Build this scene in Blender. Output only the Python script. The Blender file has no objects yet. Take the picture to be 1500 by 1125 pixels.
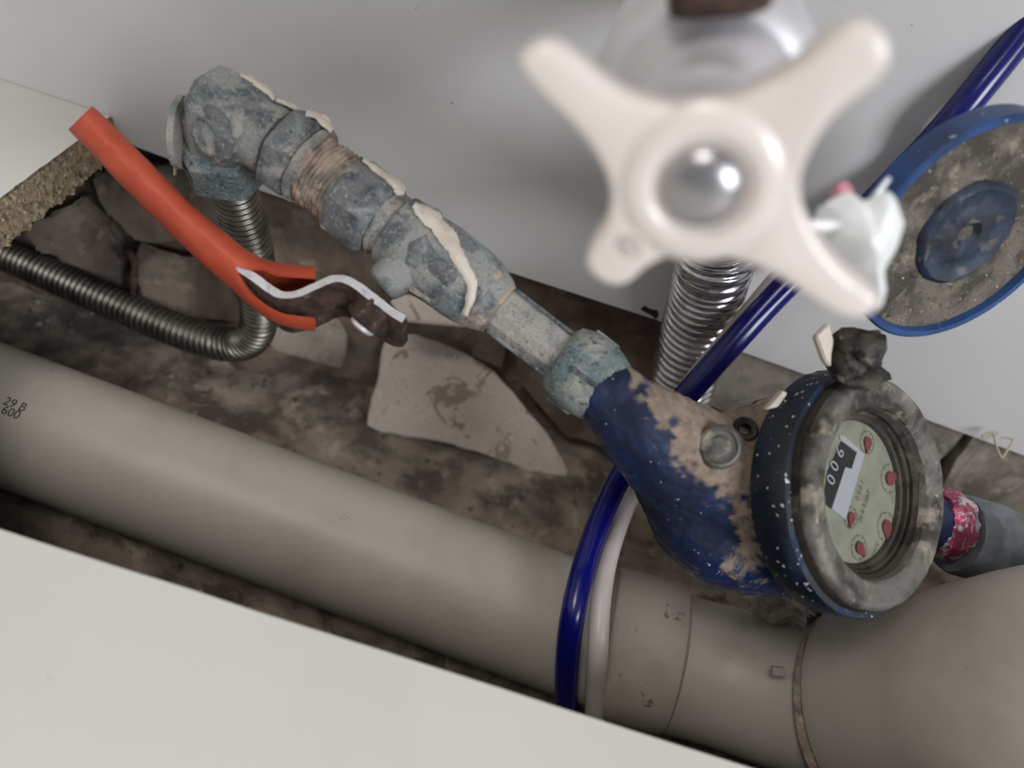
import bpy, bmesh, math, random
from mathutils import Vector, Matrix, noise as mn
random.seed(7)
V = Vector
SC = bpy.context.scene
COL = SC.collection
PI = math.pi

# ------------------------------------------------------------------ camera, world, lights, exposure
FPX, CX, CY = 1083.0, 750.0, 562.5
PITCH, ROLL = math.radians(40), math.radians(18.4)
CAM = V((0.0, -0.344, 0.20))
R0 = V((1, 0, 0))
FW = V((0, math.cos(PITCH), -math.sin(PITCH)))
U0 = V((0, math.sin(PITCH), math.cos(PITCH)))
RT = R0 * math.cos(ROLL) + U0 * math.sin(ROLL)
UP = -R0 * math.sin(ROLL) + U0 * math.cos(ROLL)
cd = bpy.data.cameras.new('camera')
cam = bpy.data.objects.new('camera', cd)
COL.objects.link(cam)
cam.matrix_world = Matrix(((RT.x, UP.x, -FW.x, CAM.x), (RT.y, UP.y, -FW.y, CAM.y), (RT.z, UP.z, -FW.z, CAM.z), (0, 0, 0, 1)))
cd.sensor_width = 36.0
cd.lens = 36.0 * FPX / 1500.0
cd.clip_start = 0.005
cd.clip_end = 50
cd.dof.use_dof = True
cd.dof.focus_distance = 0.305
cd.dof.aperture_fstop = cd.lens / 4.3
SC.camera = cam

w = bpy.data.worlds.new('world')
SC.world = w
w.use_nodes = True
bg = w.node_tree.nodes['Background']
bg.inputs[0].default_value = (0.86, 0.87, 0.89, 1)
bg.inputs[1].default_value = 0.35


def area(name, loc, target, size, energy, color):
    l = bpy.data.lights.new(name, 'AREA')
    l.shape = 'RECTANGLE'
    l.size, l.size_y = size
    l.energy = energy
    l.color = color
    o = bpy.data.objects.new(name, l)
    COL.objects.link(o)
    o.location = loc
    o.rotation_euler = (V(target) - V(loc)).to_track_quat('-Z', 'Y').to_euler()
    return o


area('room_ceiling_light', (-0.45, -0.80, 1.5), (0.0, -0.2, 0.0), (0.6, 0.5), 9.0, (1.0, 0.96, 0.91))
area('window_light', (1.3, -1.3, 0.8), (0.1, -0.1, 0.0), (0.7, 0.7), 26.0, (0.93, 0.955, 1.0))
SC.view_settings.view_transform = 'Standard'
SC.view_settings.look = 'None'
SC.view_settings.gamma = 1.0
SC.view_settings.use_curve_mapping = False
SC.view_settings.exposure = 0.0


# ------------------------------------------------------------------ pixel -> place helpers
def ray(px, py):
    return FW + RT * ((px - CX) / FPX) - UP * ((py - CY) / FPX)


def P(px, py, d):
    return CAM + ray(px, py) * d


def dirc(x, y, t):            # direction given as right, up, toward the viewer
    return (RT * x + UP * y - FW * t).normalized()


def hit(px, py, p0, n):
    r = ray(px, py)
    return CAM + r * ((V(p0) - CAM).dot(n) / r.dot(n))


def hitY(px, py, y):
    return hit(px, py, (0, y, 0), V((0, 1, 0)))


def hitZ(px, py, z):
    return hit(px, py, (0, 0, z), V((0, 0, 1)))


def fb(p, s, o=3):
    q = V(p) * s
    a, t = 1.0, 0.0
    for i in range(o):
        t += a * mn.noise(q)
        q = q * 2.03 + V((3.1, 7.7, 1.3))
        a *= 0.5
    return t


# ------------------------------------------------------------------ materials
def srgb(r, g, b):
    def f(c):
        c /= 255.0
        return c / 12.92 if c <= 0.04045 else ((c + 0.055) / 1.055) ** 2.4
    return (f(r), f(g), f(b), 1)


def mat(name, base, layers=(), rough=0.6, metal=0.0, bump=0.0, bscale=300.0, spec=0.5, coat=0.0, lrough=None):
    """layers: (colour, noise scale, low, high, detail, distortion)"""
    m = bpy.data.materials.new(name)
    m.use_nodes = True
    nt = m.node_tree
    N, L = nt.nodes, nt.links
    bs = N['Principled BSDF']
    bs.inputs['Roughness'].default_value = rough
    bs.inputs['Metallic'].default_value = metal
    bs.inputs['Specular IOR Level'].default_value = spec
    bs.inputs['Coat Weight'].default_value = coat
    tc = N.new('ShaderNodeTexCoord')
    cur = None
    rcur = None
    for i, ly in enumerate(layers):
        colr, sc, lo, hi = ly[:4]
        det = ly[4] if len(ly) > 4 else 4
        dist = ly[5] if len(ly) > 5 else 0.3
        nz = N.new('ShaderNodeTexNoise')
        nz.inputs['Scale'].default_value = sc
        nz.inputs['Detail'].default_value = det
        nz.inputs['Roughness'].default_value = 0.62
        nz.inputs['Distortion'].default_value = dist
        mp = N.new('ShaderNodeMapping')
        mp.inputs['Location'].default_value = (i * 0.37, i * 0.11, i * 0.23)
        L.new(tc.outputs['Object'], mp.inputs[0])
        L.new(mp.outputs[0], nz.inputs['Vector'])
        mr = N.new('ShaderNodeMapRange')
        mr.inputs['From Min'].default_value = lo
        mr.inputs['From Max'].default_value = hi
        L.new(nz.outputs['Fac'], mr.inputs['Value'])
        mx = N.new('ShaderNodeMix')
        mx.data_type = 'RGBA'
        L.new(mr.outputs['Result'], mx.inputs[0])
        if cur is None:
            mx.inputs[6].default_value = base
        else:
            L.new(cur, mx.inputs[6])
        mx.inputs[7].default_value = colr
        cur = mx.outputs[2]
        if lrough is not None:
            mm = N.new('ShaderNodeMix')
            L.new(mr.outputs['Result'], mm.inputs[0])
            if rcur is None:
                mm.inputs[2].default_value = rough
            else:
                L.new(rcur, mm.inputs[2])
            mm.inputs[3].default_value = lrough
            rcur = mm.outputs[0]
    if cur is None:
        bs.inputs['Base Color'].default_value = base
    else:
        L.new(cur, bs.inputs['Base Color'])
    if rcur is not None:
        L.new(rcur, bs.inputs['Roughness'])
    if bump > 0:
        nz = N.new('ShaderNodeTexNoise')
        nz.inputs['Scale'].default_value = bscale
        nz.inputs['Detail'].default_value = 6
        nz.inputs['Roughness'].default_value = 0.65
        L.new(tc.outputs['Object'], nz.inputs['Vector'])
        bp = N.new('ShaderNodeBump')
        bp.inputs['Strength'].default_value = bump
        bp.inputs['Distance'].default_value = 0.001
        L.new(nz.outputs['Fac'], bp.inputs['Height'])
        L.new(bp.outputs[0], bs.inputs['Normal'])
    return m


M = {}
M['wall'] = mat('white_laminate', srgb(205, 203, 202), [(srgb(198, 195, 194), 6, 0.4, 0.7), (srgb(120, 112, 105), 160, 0.76, 0.80, 2)], rough=0.55, bump=0.03, bscale=900)
M['board'] = mat('white_board', srgb(211, 209, 203), [(srgb(204, 200, 193), 8, 0.4, 0.7), (srgb(140, 130, 118), 200, 0.77, 0.80, 2)], rough=0.5, bump=0.03, bscale=900)
M['chip'] = mat('chipboard', srgb(166, 150, 124), [(srgb(118, 102, 82), 350, 0.47, 0.62), (srgb(202, 188, 164), 500, 0.55, 0.68), (srgb(58, 48, 38), 180, 0.62, 0.7)], rough=0.95, bump=1.0, bscale=600, spec=0.1)
M['concrete'] = mat('rough_concrete', srgb(162, 149, 136), [(srgb(104, 95, 87), 28, 0.44, 0.60, 8), (srgb(196, 180, 164), 45, 0.55, 0.7, 8), (srgb(74, 67, 62), 95, 0.6, 0.72, 8), (srgb(196, 184, 172), 300, 0.66, 0.74, 4)], rough=0.95, bump=0.9, bscale=220, spec=0.15)
M['mortar'] = mat('brown_mortar', srgb(136, 121, 109), [(srgb(104, 92, 83), 26, 0.42, 0.6, 8), (srgb(160, 144, 131), 50, 0.55, 0.7, 8), (srgb(88, 77, 69), 140, 0.62, 0.72, 6)], rough=0.95, bump=0.6, bscale=250, spec=0.15)
M['tile'] = mat('tile_back', srgb(226, 212, 202), [(srgb(212, 198, 188), 30, 0.4, 0.65, 8), (srgb(170, 155, 141), 42, 0.565, 0.585, 6, 0.6), (srgb(234, 222, 212), 160, 0.55, 0.7, 6), (srgb(176, 162, 150), 420, 0.6, 0.7, 5)], rough=0.95, bump=1.0, bscale=300, spec=0.2)
M['tile_grey'] = mat('tile_grey', srgb(158, 150, 138), [(srgb(120, 112, 102), 40, 0.45, 0.62, 8), (srgb(178, 170, 158), 120, 0.55, 0.7, 6)], rough=0.9, bump=0.6, bscale=260, spec=0.2)
M['slab'] = mat('dark_slab', srgb(118, 107, 97), [(srgb(84, 75, 68), 30, 0.42, 0.62, 8), (srgb(142, 130, 118), 60, 0.57, 0.7, 8)], rough=0.95, bump=0.7, bscale=200, spec=0.1)
M['pvc'] = mat('grey_pvc', srgb(177, 170, 161), [(srgb(167, 158, 148), 14, 0.45, 0.65, 5), (srgb(122, 107, 93), 75, 0.68, 0.74, 5)], rough=0.42, bump=0.04, bscale=500, spec=0.35)
M['pvc_dirty'] = mat('dusty_pvc', srgb(166, 158, 148), [(srgb(150, 140, 129), 30, 0.45, 0.65, 6), (srgb(108, 92, 78), 95, 0.64, 0.70, 6)], rough=0.6, bump=0.12, bscale=300, spec=0.3)
M['print'] = mat('black_print', srgb(48, 44, 40), rough=0.7)
SPK = [(srgb(178, 177, 171), 850, 0.57, 0.72, 4), (srgb(64, 68, 74), 750, 0.60, 0.70, 4)]
PAT = [(srgb(90, 95, 100), 75, 0.48, 0.60, 8), (srgb(134, 150, 148), 55, 0.56, 0.68, 8), (srgb(176, 168, 157), 48, 0.53, 0.68, 8)] + SPK
M['patina'] = mat('blue_grey_patina', srgb(142, 144, 141), PAT, rough=0.8, metal=0.1, bump=1.0, bscale=420, lrough=0.9)
M['patina_dark'] = mat('dark_patina', srgb(108, 110, 113), [(srgb(72, 75, 80), 70, 0.46, 0.60, 8), (srgb(140, 147, 148), 85, 0.53, 0.68, 8), (srgb(170, 164, 156), 60, 0.60, 0.68, 8)] + SPK, rough=0.78, metal=0.1, bump=1.0, bscale=420, lrough=0.9)
M['patina_dust'] = mat('dusty_patina', srgb(160, 156, 149), [(srgb(118, 122, 124), 65, 0.47, 0.6, 8), (srgb(182, 171, 158), 90, 0.55, 0.68, 8)] + SPK, rough=0.9, bump=1.2, bscale=420, spec=0.2)
M['patina_teal'] = mat('teal_patina', srgb(126, 136, 134), [(srgb(100, 118, 120), 60, 0.47, 0.62, 6), (srgb(176, 172, 162), 40, 0.50, 0.60, 8), (srgb(74, 84, 88), 420, 0.55, 0.66, 5)] + SPK, rough=0.9, bump=1.2, bscale=480, spec=0.25)
M['mortar_tape'] = mat('mortar_crust', srgb(168, 150, 136), [(srgb(122, 116, 110), 85, 0.48, 0.6, 8), (srgb(190, 176, 162), 130, 0.55, 0.66, 8), (srgb(84, 74, 66), 240, 0.63, 0.7, 6)], rough=0.95, bump=1.2, bscale=300, spec=0.15)
M['white_paint'] = mat('off_white_paint', srgb(208, 198, 186), [(srgb(190, 178, 164), 120, 0.5, 0.65, 6)], rough=0.8, bump=0.5, bscale=350, spec=0.2)
M['navy'] = mat('blue_casting_paint', srgb(31, 45, 86), [(srgb(18, 27, 52), 40, 0.42, 0.62, 4), (srgb(150, 136, 120), 38, 0.60, 0.66, 9, 0.5), (srgb(196, 196, 196), 330, 0.71, 0.73, 2), (srgb(120, 120, 128), 160, 0.66, 0.74, 8)], rough=0.34, bump=0.6, bscale=300, spec=0.5, lrough=0.9)
M['navy_dust'] = mat('dusty_blue_casting', srgb(160, 142, 126), [(srgb(128, 112, 98), 70, 0.45, 0.6, 8), (srgb(42, 58, 108), 60, 0.62, 0.66, 8), (srgb(190, 176, 160), 150, 0.56, 0.7, 7)], rough=0.95, bump=1.0, bscale=300, spec=0.15)
M['band'] = mat('dark_navy_band', srgb(16, 26, 38), [(srgb(24, 40, 68), 40, 0.48, 0.62, 4), (srgb(104, 100, 94), 75, 0.64, 0.72, 8), (srgb(214, 212, 206), 520, 0.70, 0.72, 1, 0.0)], rough=0.4, bump=0.2, bscale=260, lrough=0.85)
M['bezel'] = mat('dusty_bezel_metal', srgb(108, 106, 100), [(srgb(66, 61, 55), 55, 0.45, 0.6, 8), (srgb(156, 148, 134), 75, 0.55, 0.66, 8), (srgb(180, 172, 158), 300, 0.64, 0.72, 6)], rough=0.55, metal=0.35, bump=0.5, bscale=350, lrough=0.9)
M['bezel_dark'] = mat('brown_side_and_recess_shade', srgb(62, 53, 44), [(srgb(34, 30, 27), 60, 0.45, 0.6, 8), (srgb(104, 93, 79), 100, 0.58, 0.7, 8)], rough=0.6, metal=0.3, bump=0.5, bscale=350, lrough=0.9)  # brown side metal, darkened to carry the inner ring's shadow in its colour
M['dial'] = mat('cream_dial', srgb(140, 140, 125), [(srgb(122, 122, 108), 90, 0.45, 0.65)], rough=0.5)
M['black'] = mat('black_plastic', srgb(22, 22, 24), rough=0.5)
M['white'] = mat('white_print', srgb(164, 167, 174), rough=0.5)
M['grey_print'] = mat('grey_print', srgb(92, 90, 80), rough=0.6)
M['red'] = mat('red_pointer', srgb(118, 52, 58), rough=0.5)
M['lid_in'] = mat('grimy_lid_inside', srgb(118, 111, 101), [(srgb(76, 71, 65), 60, 0.42, 0.58, 8), (srgb(158, 148, 132), 70, 0.57, 0.68, 8), (srgb(50, 47, 43), 520, 0.58, 0.68, 5), (srgb(190, 186, 176), 620, 0.64, 0.70, 4)], rough=0.8, bump=1.0, bscale=450, spec=0.25)
M['lid_blue'] = mat('blue_lid_plastic', srgb(40, 74, 126), [(srgb(30, 56, 100), 50, 0.45, 0.65), (srgb(120, 118, 110), 90, 0.62, 0.72, 8), (srgb(170, 180, 190), 330, 0.70, 0.73, 2)], rough=0.4, bump=0.1)
M['lid_boss'] = mat('grimy_blue_boss', srgb(38, 52, 74), [(srgb(24, 30, 40), 80, 0.44, 0.6, 6), (srgb(96, 94, 92), 130, 0.58, 0.7, 8)], rough=0.6, bump=0.4, bscale=350)
M['blue_hose'] = mat('blue_hose', srgb(16, 18, 108), [(srgb(14, 14, 88), 12, 0.4, 0.7)], rough=0.22, spec=0.5)
M['white_hose'] = mat('white_hose', srgb(206, 196, 192), [(srgb(188, 176, 168), 20, 0.5, 0.7)], rough=0.35)
M['chrome'] = mat('chrome', srgb(206, 206, 208), rough=0.16, metal=1.0)
M['chrome_dull'] = mat('worn_chrome', srgb(176, 174, 176), rough=0.30, metal=1.0)
M['steel_hose'] = mat('dusty_steel_hose', srgb(110, 106, 98), [(srgb(80, 75, 68), 60, 0.45, 0.6, 5)], rough=0.36, metal=0.85, bump=0.1)
M['chrome_soft'] = mat('satin_chrome', srgb(206, 204, 208), [(srgb(190, 188, 192), 30, 0.4, 0.7)], rough=0.45, metal=0.35)
M['foil'] = mat('shiny_foil_hose', srgb(224, 221, 222), [(srgb(186, 183, 182), 70, 0.45, 0.62, 4)], rough=0.16, metal=0.92, bump=0.25, bscale=260)
M['handle'] = mat('off_white_handle', srgb(224, 214, 208), [(srgb(216, 206, 200), 20, 0.4, 0.7)], rough=0.24, spec=0.8, bump=0.05, bscale=150)
M['wrap'] = mat('white_plastic_wrap', srgb(246, 249, 250), rough=0.3, spec=0.6)
M['pink'] = mat('pink_mark', srgb(196, 130, 145), rough=0.5)
M['orange'] = mat('orange_vinyl', srgb(176, 74, 50), [(srgb(160, 64, 44), 50, 0.45, 0.65, 6), (srgb(214, 116, 84), 500, 0.70, 0.74, 3)], rough=0.5, bump=0.2, bscale=300, spec=0.35)
M['steel'] = mat('bare_steel', srgb(214, 212, 216), [(srgb(176, 172, 174), 200, 0.5, 0.65, 6), (srgb(86, 62, 50), 60, 0.60, 0.66, 8)], rough=0.4, metal=0.45, bump=0.3, bscale=400, lrough=0.7)
M['rust'] = mat('rusty_steel', srgb(84, 66, 58), [(srgb(56, 42, 37), 160, 0.45, 0.6, 8), (srgb(122, 102, 92), 260, 0.6, 0.7, 6)], rough=0.85, metal=0.3, bump=1.0, bscale=350)
M['zinc'] = mat('grey_galvanised', srgb(128, 134, 140), [(srgb(104, 109, 115), 60, 0.45, 0.6, 6), (srgb(140, 146, 150), 300, 0.6, 0.7, 5)], rough=0.55, metal=0.5, bump=0.4, bscale=400)
M['foil_pink'] = mat('pink_silver_foil', srgb(170, 78, 106), [(srgb(206, 206, 210), 170, 0.50, 0.56, 4), (srgb(226, 70, 140), 240, 0.60, 0.66, 3)], rough=0.25, metal=0.7, bump=0.6, bscale=300)
M['straw'] = mat('straw_fibre', srgb(176, 168, 140), rough=0.8)
M['dark_dirt'] = mat('dark_brown_dirt', srgb(52, 34, 28), [(srgb(34, 24, 20), 200, 0.45, 0.6)], rough=0.95)
M['hinge'] = mat('grimy_hinge', srgb(74, 70, 62), [(srgb(36, 34, 32), 120, 0.42, 0.56, 6), (srgb(140, 132, 116), 130, 0.58, 0.68, 8)], rough=0.6, metal=0.3, bump=0.8, bscale=300)


def dirt_layer(m, colr, colr2):
    nt = m.node_tree
    N, L = nt.nodes, nt.links
    bs = N['Principled BSDF']
    at = N.new('ShaderNodeAttribute')
    at.attribute_name = 'dirt'
    tc = N.new('ShaderNodeTexCoord')
    nz = N.new('ShaderNodeTexNoise')
    nz.inputs['Scale'].default_value = 260
    nz.inputs['Detail'].default_value = 6
    L.new(tc.outputs['Object'], nz.inputs['Vector'])
    c2 = N.new('ShaderNodeMix')
    c2.data_type = 'RGBA'
    L.new(nz.outputs['Fac'], c2.inputs[0])
    c2.inputs[6].default_value = colr
    c2.inputs[7].default_value = colr2
    mx = N.new('ShaderNodeMix')
    mx.data_type = 'RGBA'
    src = bs.inputs['Base Color'].links[0].from_socket
    L.new(at.outputs['Fac'], mx.inputs[0])
    L.new(src, mx.inputs[6])
    L.new(c2.outputs[2], mx.inputs[7])
    L.new(mx.outputs[2], bs.inputs['Base Color'])
    mr = N.new('ShaderNodeMix')
    L.new(at.outputs['Fac'], mr.inputs[0])
    L.new(bs.inputs['Roughness'].links[0].from_socket, mr.inputs[2])
    mr.inputs[3].default_value = 0.95
    L.new(mr.outputs[0], bs.inputs['Roughness'])


dirt_layer(M['navy'], srgb(66, 55, 46), srgb(184, 163, 145))


def glass_mat():
    m = bpy.data.materials.new('dusty_glass')
    m.use_nodes = True
    nt = m.node_tree
    N, L = nt.nodes, nt.links
    N.remove(N['Principled BSDF'])
    tr = N.new('ShaderNodeBsdfTransparent')
    tr.inputs[0].default_value = (0.94, 0.95, 0.94, 1)
    gl = N.new('ShaderNodeBsdfGlossy')
    gl.inputs['Roughness'].default_value = 0.06
    fr = N.new('ShaderNodeFresnel')
    fr.inputs[0].default_value = 1.2
    mx = N.new('ShaderNodeMixShader')
    L.new(fr.outputs[0], mx.inputs[0])
    L.new(tr.outputs[0], mx.inputs[1])
    L.new(gl.outputs[0], mx.inputs[2])
    df = N.new('ShaderNodeBsdfDiffuse')
    df.inputs[0].default_value = srgb(170, 165, 150)
    nz = N.new('ShaderNodeTexNoise')
    nz.inputs['Scale'].default_value = 30
    nz.inputs['Detail'].default_value = 6
    tc = N.new('ShaderNodeTexCoord')
    L.new(tc.outputs['Object'], nz.inputs['Vector'])
    mr = N.new('ShaderNodeMapRange')
    mr.inputs['From Min'].default_value = 0.5
    mr.inputs['From Max'].default_value = 0.8
    mr.inputs['To Max'].default_value = 0.22
    L.new(nz.outputs['Fac'], mr.inputs['Value'])
    m2 = N.new('ShaderNodeMixShader')
    L.new(mr.outputs['Result'], m2.inputs[0])
    L.new(mx.outputs[0], m2.inputs[1])
    L.new(df.outputs[0], m2.inputs[2])
    L.new(m2.outputs[0], N['Material Output'].inputs[0])
    return m


M['glass'] = glass_mat()

# ------------------------------------------------------------------ object helpers
ORG = {}


def tag(o, label=None, cat=None, group=None, kind=None):
    if label:
        o['label'] = label
    if cat:
        o['category'] = cat
    if group:
        o['group'] = group
    if kind:
        o['kind'] = kind
    return o


def thing(name, loc, label, cat, group=None):
    o = bpy.data.objects.new(name, None)
    COL.objects.link(o)
    o.location = loc
    o.empty_display_size = 0.01
    ORG[o.name] = V(loc)
    return tag(o, label, cat, group)


def obj(name, geo, m, parent=None, smooth=True, origin=None, angle=40):
    vs, fs = geo[0], geo[1]
    if parent is not None:
        org = ORG[parent.name]
    elif origin is not None:
        org = V(origin)
    else:
        org = V((sum(v[0] for v in vs) / len(vs), sum(v[1] for v in vs) / len(vs), min(v[2] for v in vs)))
    me = bpy.data.meshes.new(name)
    me.from_pydata([tuple(V(v) - org) for v in vs], [], fs)
    bm = bmesh.new()
    bm.from_mesh(me)
    bmesh.ops.recalc_face_normals(bm, faces=bm.faces)
    if smooth:
        a = math.radians(angle)
        for f in bm.faces:
            f.smooth = True
        for e in bm.edges:
            if len(e.link_faces) == 2 and e.calc_face_angle(0) > a:
                e.smooth = False
    bm.to_mesh(me)
    bm.free()
    ms = m if isinstance(m, (list, tuple)) else [m]
    for mm in ms:
        me.materials.append(mm)
    if len(geo) > 2:
        for p, i in zip(me.polygons, geo[2]):
            p.material_index = i
    o = bpy.data.objects.new(name, me)
    COL.objects.link(o)
    if parent is not None:
        o.parent = parent
        ORG[o.name] = org
    else:
        o.location = org
        ORG[o.name] = org
    return o


def join(*gs):
    vs, fs = [], []
    for g in gs:
        k = len(vs)
        vs += list(g[0])
        fs += [tuple(i + k for i in f) for f in g[1]]
    return vs, fs


def frame(ax, ref=None):
    ax = ax.normalized()
    ref = ref or -FW
    u = ref - ax * ref.dot(ax)
    if u.length < 1e-5:
        u = ax.orthogonal()
    u.normalize()
    return u, ax.cross(u)


def lathe(o, ax, prof, n=32, ref=None, rot=0.0, rough=0.0, rs=200, capa=True, capb=True, sq=(1, 1)):
    """prof: (distance along axis, radius) pairs"""
    ax = ax.normalized()
    u, v = frame(ax, ref)
    vs, fs = [], []
    for t, r in prof:
        for k in range(n):
            a = rot + 2 * PI * k / n
            p = o + ax * t + (u * (math.cos(a) * sq[0]) + v * (math.sin(a) * sq[1])) * r
            if rough:
                p = p + (p - o - ax * t).normalized() * rough * fb(p, rs)
            vs.append(p)
    for i in range(len(prof) - 1):
        for k in range(n):
            fs.append((i * n + k, i * n + (k + 1) % n, (i + 1) * n + (k + 1) % n, (i + 1) * n + k))
    if capa:
        fs.append(tuple(range(n)))
    if capb:
        fs.append(tuple((len(prof) - 1) * n + k for k in range(n)))
    return vs, fs


def hexnut(a, b, r, n=6, rot=0.0, ch=0.12, sub=4, rough=0.0, ref=None):
    """a chamfered polygonal nut from a to b, its flats split so that they can be dented"""
    ax = b - a
    L = ax.length
    ax.normalize()
    u, v = frame(ax, ref)
    vs, fs = [], []
    prof = [(0, 1 - ch), (L * 0.12, 1.0), (L * 0.37, 1.0), (L * 0.63, 1.0), (L * 0.88, 1.0), (L, 1 - ch)]
    m = n * sub
    for t, s in prof:
        for k in range(m):
            q, fr = divmod(k, sub)
            a0 = rot + 2 * PI * q / n
            a1 = rot + 2 * PI * (q + 1) / n
            f = fr / sub
            x = math.cos(a0) * (1 - f) + math.cos(a1) * f
            y = math.sin(a0) * (1 - f) + math.sin(a1) * f
            h = math.hypot(x, y)
            if h > 0.965:
                x, y = x / h * 0.965, y / h * 0.965
            p = a + ax * t + (u * x + v * y) * (r * s)
            if rough:
                p = p + (u * x + v * y).normalized() * rough * fb(p, 160)
            vs.append(p)
    for i in range(len(prof) - 1):
        for k in range(m):
            fs.append((i * m + k, i * m + (k + 1) % m, (i + 1) * m + (k + 1) % m, (i + 1) * m + k))
    fs.append(tuple(range(m)))
    fs.append(tuple((len(prof) - 1) * m + k for k in range(m)))
    return vs, fs


def spline(pts, n):
    """Catmull-Rom through a list of equal-length tuples, n samples at even arc length (first three numbers)"""
    pts = [tuple(p) for p in pts]
    dn = []
    E = [pts[0]] + pts + [pts[-1]]
    for i in range(1, len(E) - 2):
        for k in range(24):
            t = k / 24
            q = []
            for c in range(len(pts[0])):
                a, b, cc, d = E[i - 1][c], E[i][c], E[i + 1][c], E[i + 2][c]
                q.append(0.5 * (2 * b + (cc - a) * t + (2 * a - 5 * b + 4 * cc - d) * t * t + (3 * b - a - 3 * cc + d) * t ** 3))
            dn.append(q)
    dn.append(list(pts[-1]))
    s = [0]
    for i in range(1, len(dn)):
        s.append(s[-1] + math.dist(dn[i][:3], dn[i - 1][:3]))
    out = []
    j = 0
    for k in range(n):
        T = s[-1] * k / (n - 1)
        while j < len(s) - 2 and s[j + 1] < T:
            j += 1
        f = (T - s[j]) / max(1e-9, s[j + 1] - s[j])
        out.append([a + (b - a) * f for a, b in zip(dn[j], dn[j + 1])])
    return out, s[-1]


def tube(pts, n=16, m=60, radf=None, cap=True, rough=0, rs=150):
    """pts: (x, y, z, r)"""
    sp, L = spline(pts, m)
    C = [V(q[:3]) for q in sp]
    vs, fs = [], []
    u = None
    for i, c in enumerate(C):
        t = (C[min(i + 1, m - 1)] - C[max(i - 1, 0)]).normalized()
        if u is None:
            u = t.orthogonal().normalized()
        u = (u - t * u.dot(t)).normalized()
        v = t.cross(u)
        r = sp[i][3]
        if radf:
            r *= radf(L * i / (m - 1))
        for k in range(n):
            a = 2 * PI * k / n
            p = c + (u * math.cos(a) + v * math.sin(a)) * r
            if rough:
                p = p + (p - c).normalized() * rough * fb(p, rs)
            vs.append(p)
    for i in range(m - 1):
        for k in range(n):
            fs.append((i * n + k, i * n + (k + 1) % n, (i + 1) * n + (k + 1) % n, (i + 1) * n + k))
    if cap:
        fs.append(tuple(range(n)))
        fs.append(tuple((m - 1) * n + k for k in range(n)))
    return vs, fs


def pt(px, py, d, r):          # a control point: pixel, depth, radius in metres
    p = P(px, py, d)
    return (p.x, p.y, p.z, r)


def slab(poly, thick, bev=0.0008, rough=0.0, rs=120, cuts=0):
    """a plate: polygon (world points) pushed along the vector thick, edges broken irregularly"""
    bm = bmesh.new()
    f = bm.faces.new([bm.verts.new(p) for p in poly])
    r = bmesh.ops.extrude_face_region(bm, geom=[f])
    for e in r['geom']:
        if isinstance(e, bmesh.types.BMVert):
            e.co += thick
    bmesh.ops.recalc_face_normals(bm, faces=bm.faces)
    if bev:
        bmesh.ops.bevel(bm, geom=list(bm.edges), offset=bev, segments=2, affect='EDGES', clamp_overlap=True)
    if cuts:
        bmesh.ops.triangulate(bm, faces=bm.faces)
        bmesh.ops.subdivide_edges(bm, edges=[e for e in bm.edges if e.calc_length() > 0.004], cuts=cuts, use_grid_fill=True)
    if rough:
        for v in bm.verts:
            p = v.co.copy()
            v.co += V((fb(p, rs), fb(p + V((9, 0, 0)), rs), fb(p + V((0, 9, 0)), rs))) * rough
    bm.verts.index_update()
    g = ([v.co.copy() for v in bm.verts], [tuple(v.index for v in f.verts) for f in bm.faces])
    bm.free()
    return g


def rugged(poly, step=0.006, amp=0.0012):
    """break up the straight sides of a polygon"""
    out = []
    for i, a in enumerate(poly):
        b = poly[(i + 1) % len(poly)]
        n = max(1, int((b - a).length / step))
        for k in range(n):
            p = a.lerp(b, k / n)
            if k:
                p = p + V((fb(p, 170), fb(p + V((5, 5, 0)), 170), fb(p + V((0, 5, 5)), 170))) * amp
            out.append(p)
    return out


def grid(fn, nu, nv):
    vs = [fn(i / (nu - 1), j / (nv - 1)) for j in range(nv) for i in range(nu)]
    fs = [(j * nu + i, j * nu + i + 1, (j + 1) * nu + i + 1, (j + 1) * nu + i) for j in range(nv - 1) for i in range(nu - 1)]
    return vs, fs


def lump(c, r, seed=0, amp=0.35, sub=2, sq=(1, 1, 1), freq=1.3):
    bm = bmesh.new()
    bmesh.ops.create_icosphere(bm, subdivisions=sub, radius=1.0)
    vs = []
    for v in bm.verts:
        d = v.co.normalized()
        k = 1 + amp * fb(d * freq + V((seed * 3.7, seed * 1.9, 0)), 1.0)
        vs.append(V(c) + V((d.x * r * k * sq[0], d.y * r * k * sq[1], d.z * r * k * sq[2])))
    bm.verts.index_update()
    fs = [tuple(v.index for v in f.verts) for f in bm.faces]
    bm.free()
    return vs, fs


def text_geo(s, size):
    cu = bpy.data.curves.new('text', 'FONT')
    cu.body = s
    cu.size = size
    cu.align_x = 'CENTER'
    cu.align_y = 'CENTER'
    o = bpy.data.objects.new('text', cu)
    COL.objects.link(o)
    bpy.context.view_layer.update()
    me = o.evaluated_get(bpy.context.evaluated_depsgraph_get()).to_mesh()
    vs = [v.co.copy() for v in me.vertices]
    fs = [tuple(p.vertices) for p in me.polygons]
    o.to_mesh_clear()
    bpy.data.objects.remove(o)
    bpy.data.curves.remove(cu)
    return vs, fs


# ------------------------------------------------------------------ the setting
FLOOR_Z, BACK_Y, BT = -0.150, 0.030, 0.016
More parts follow.
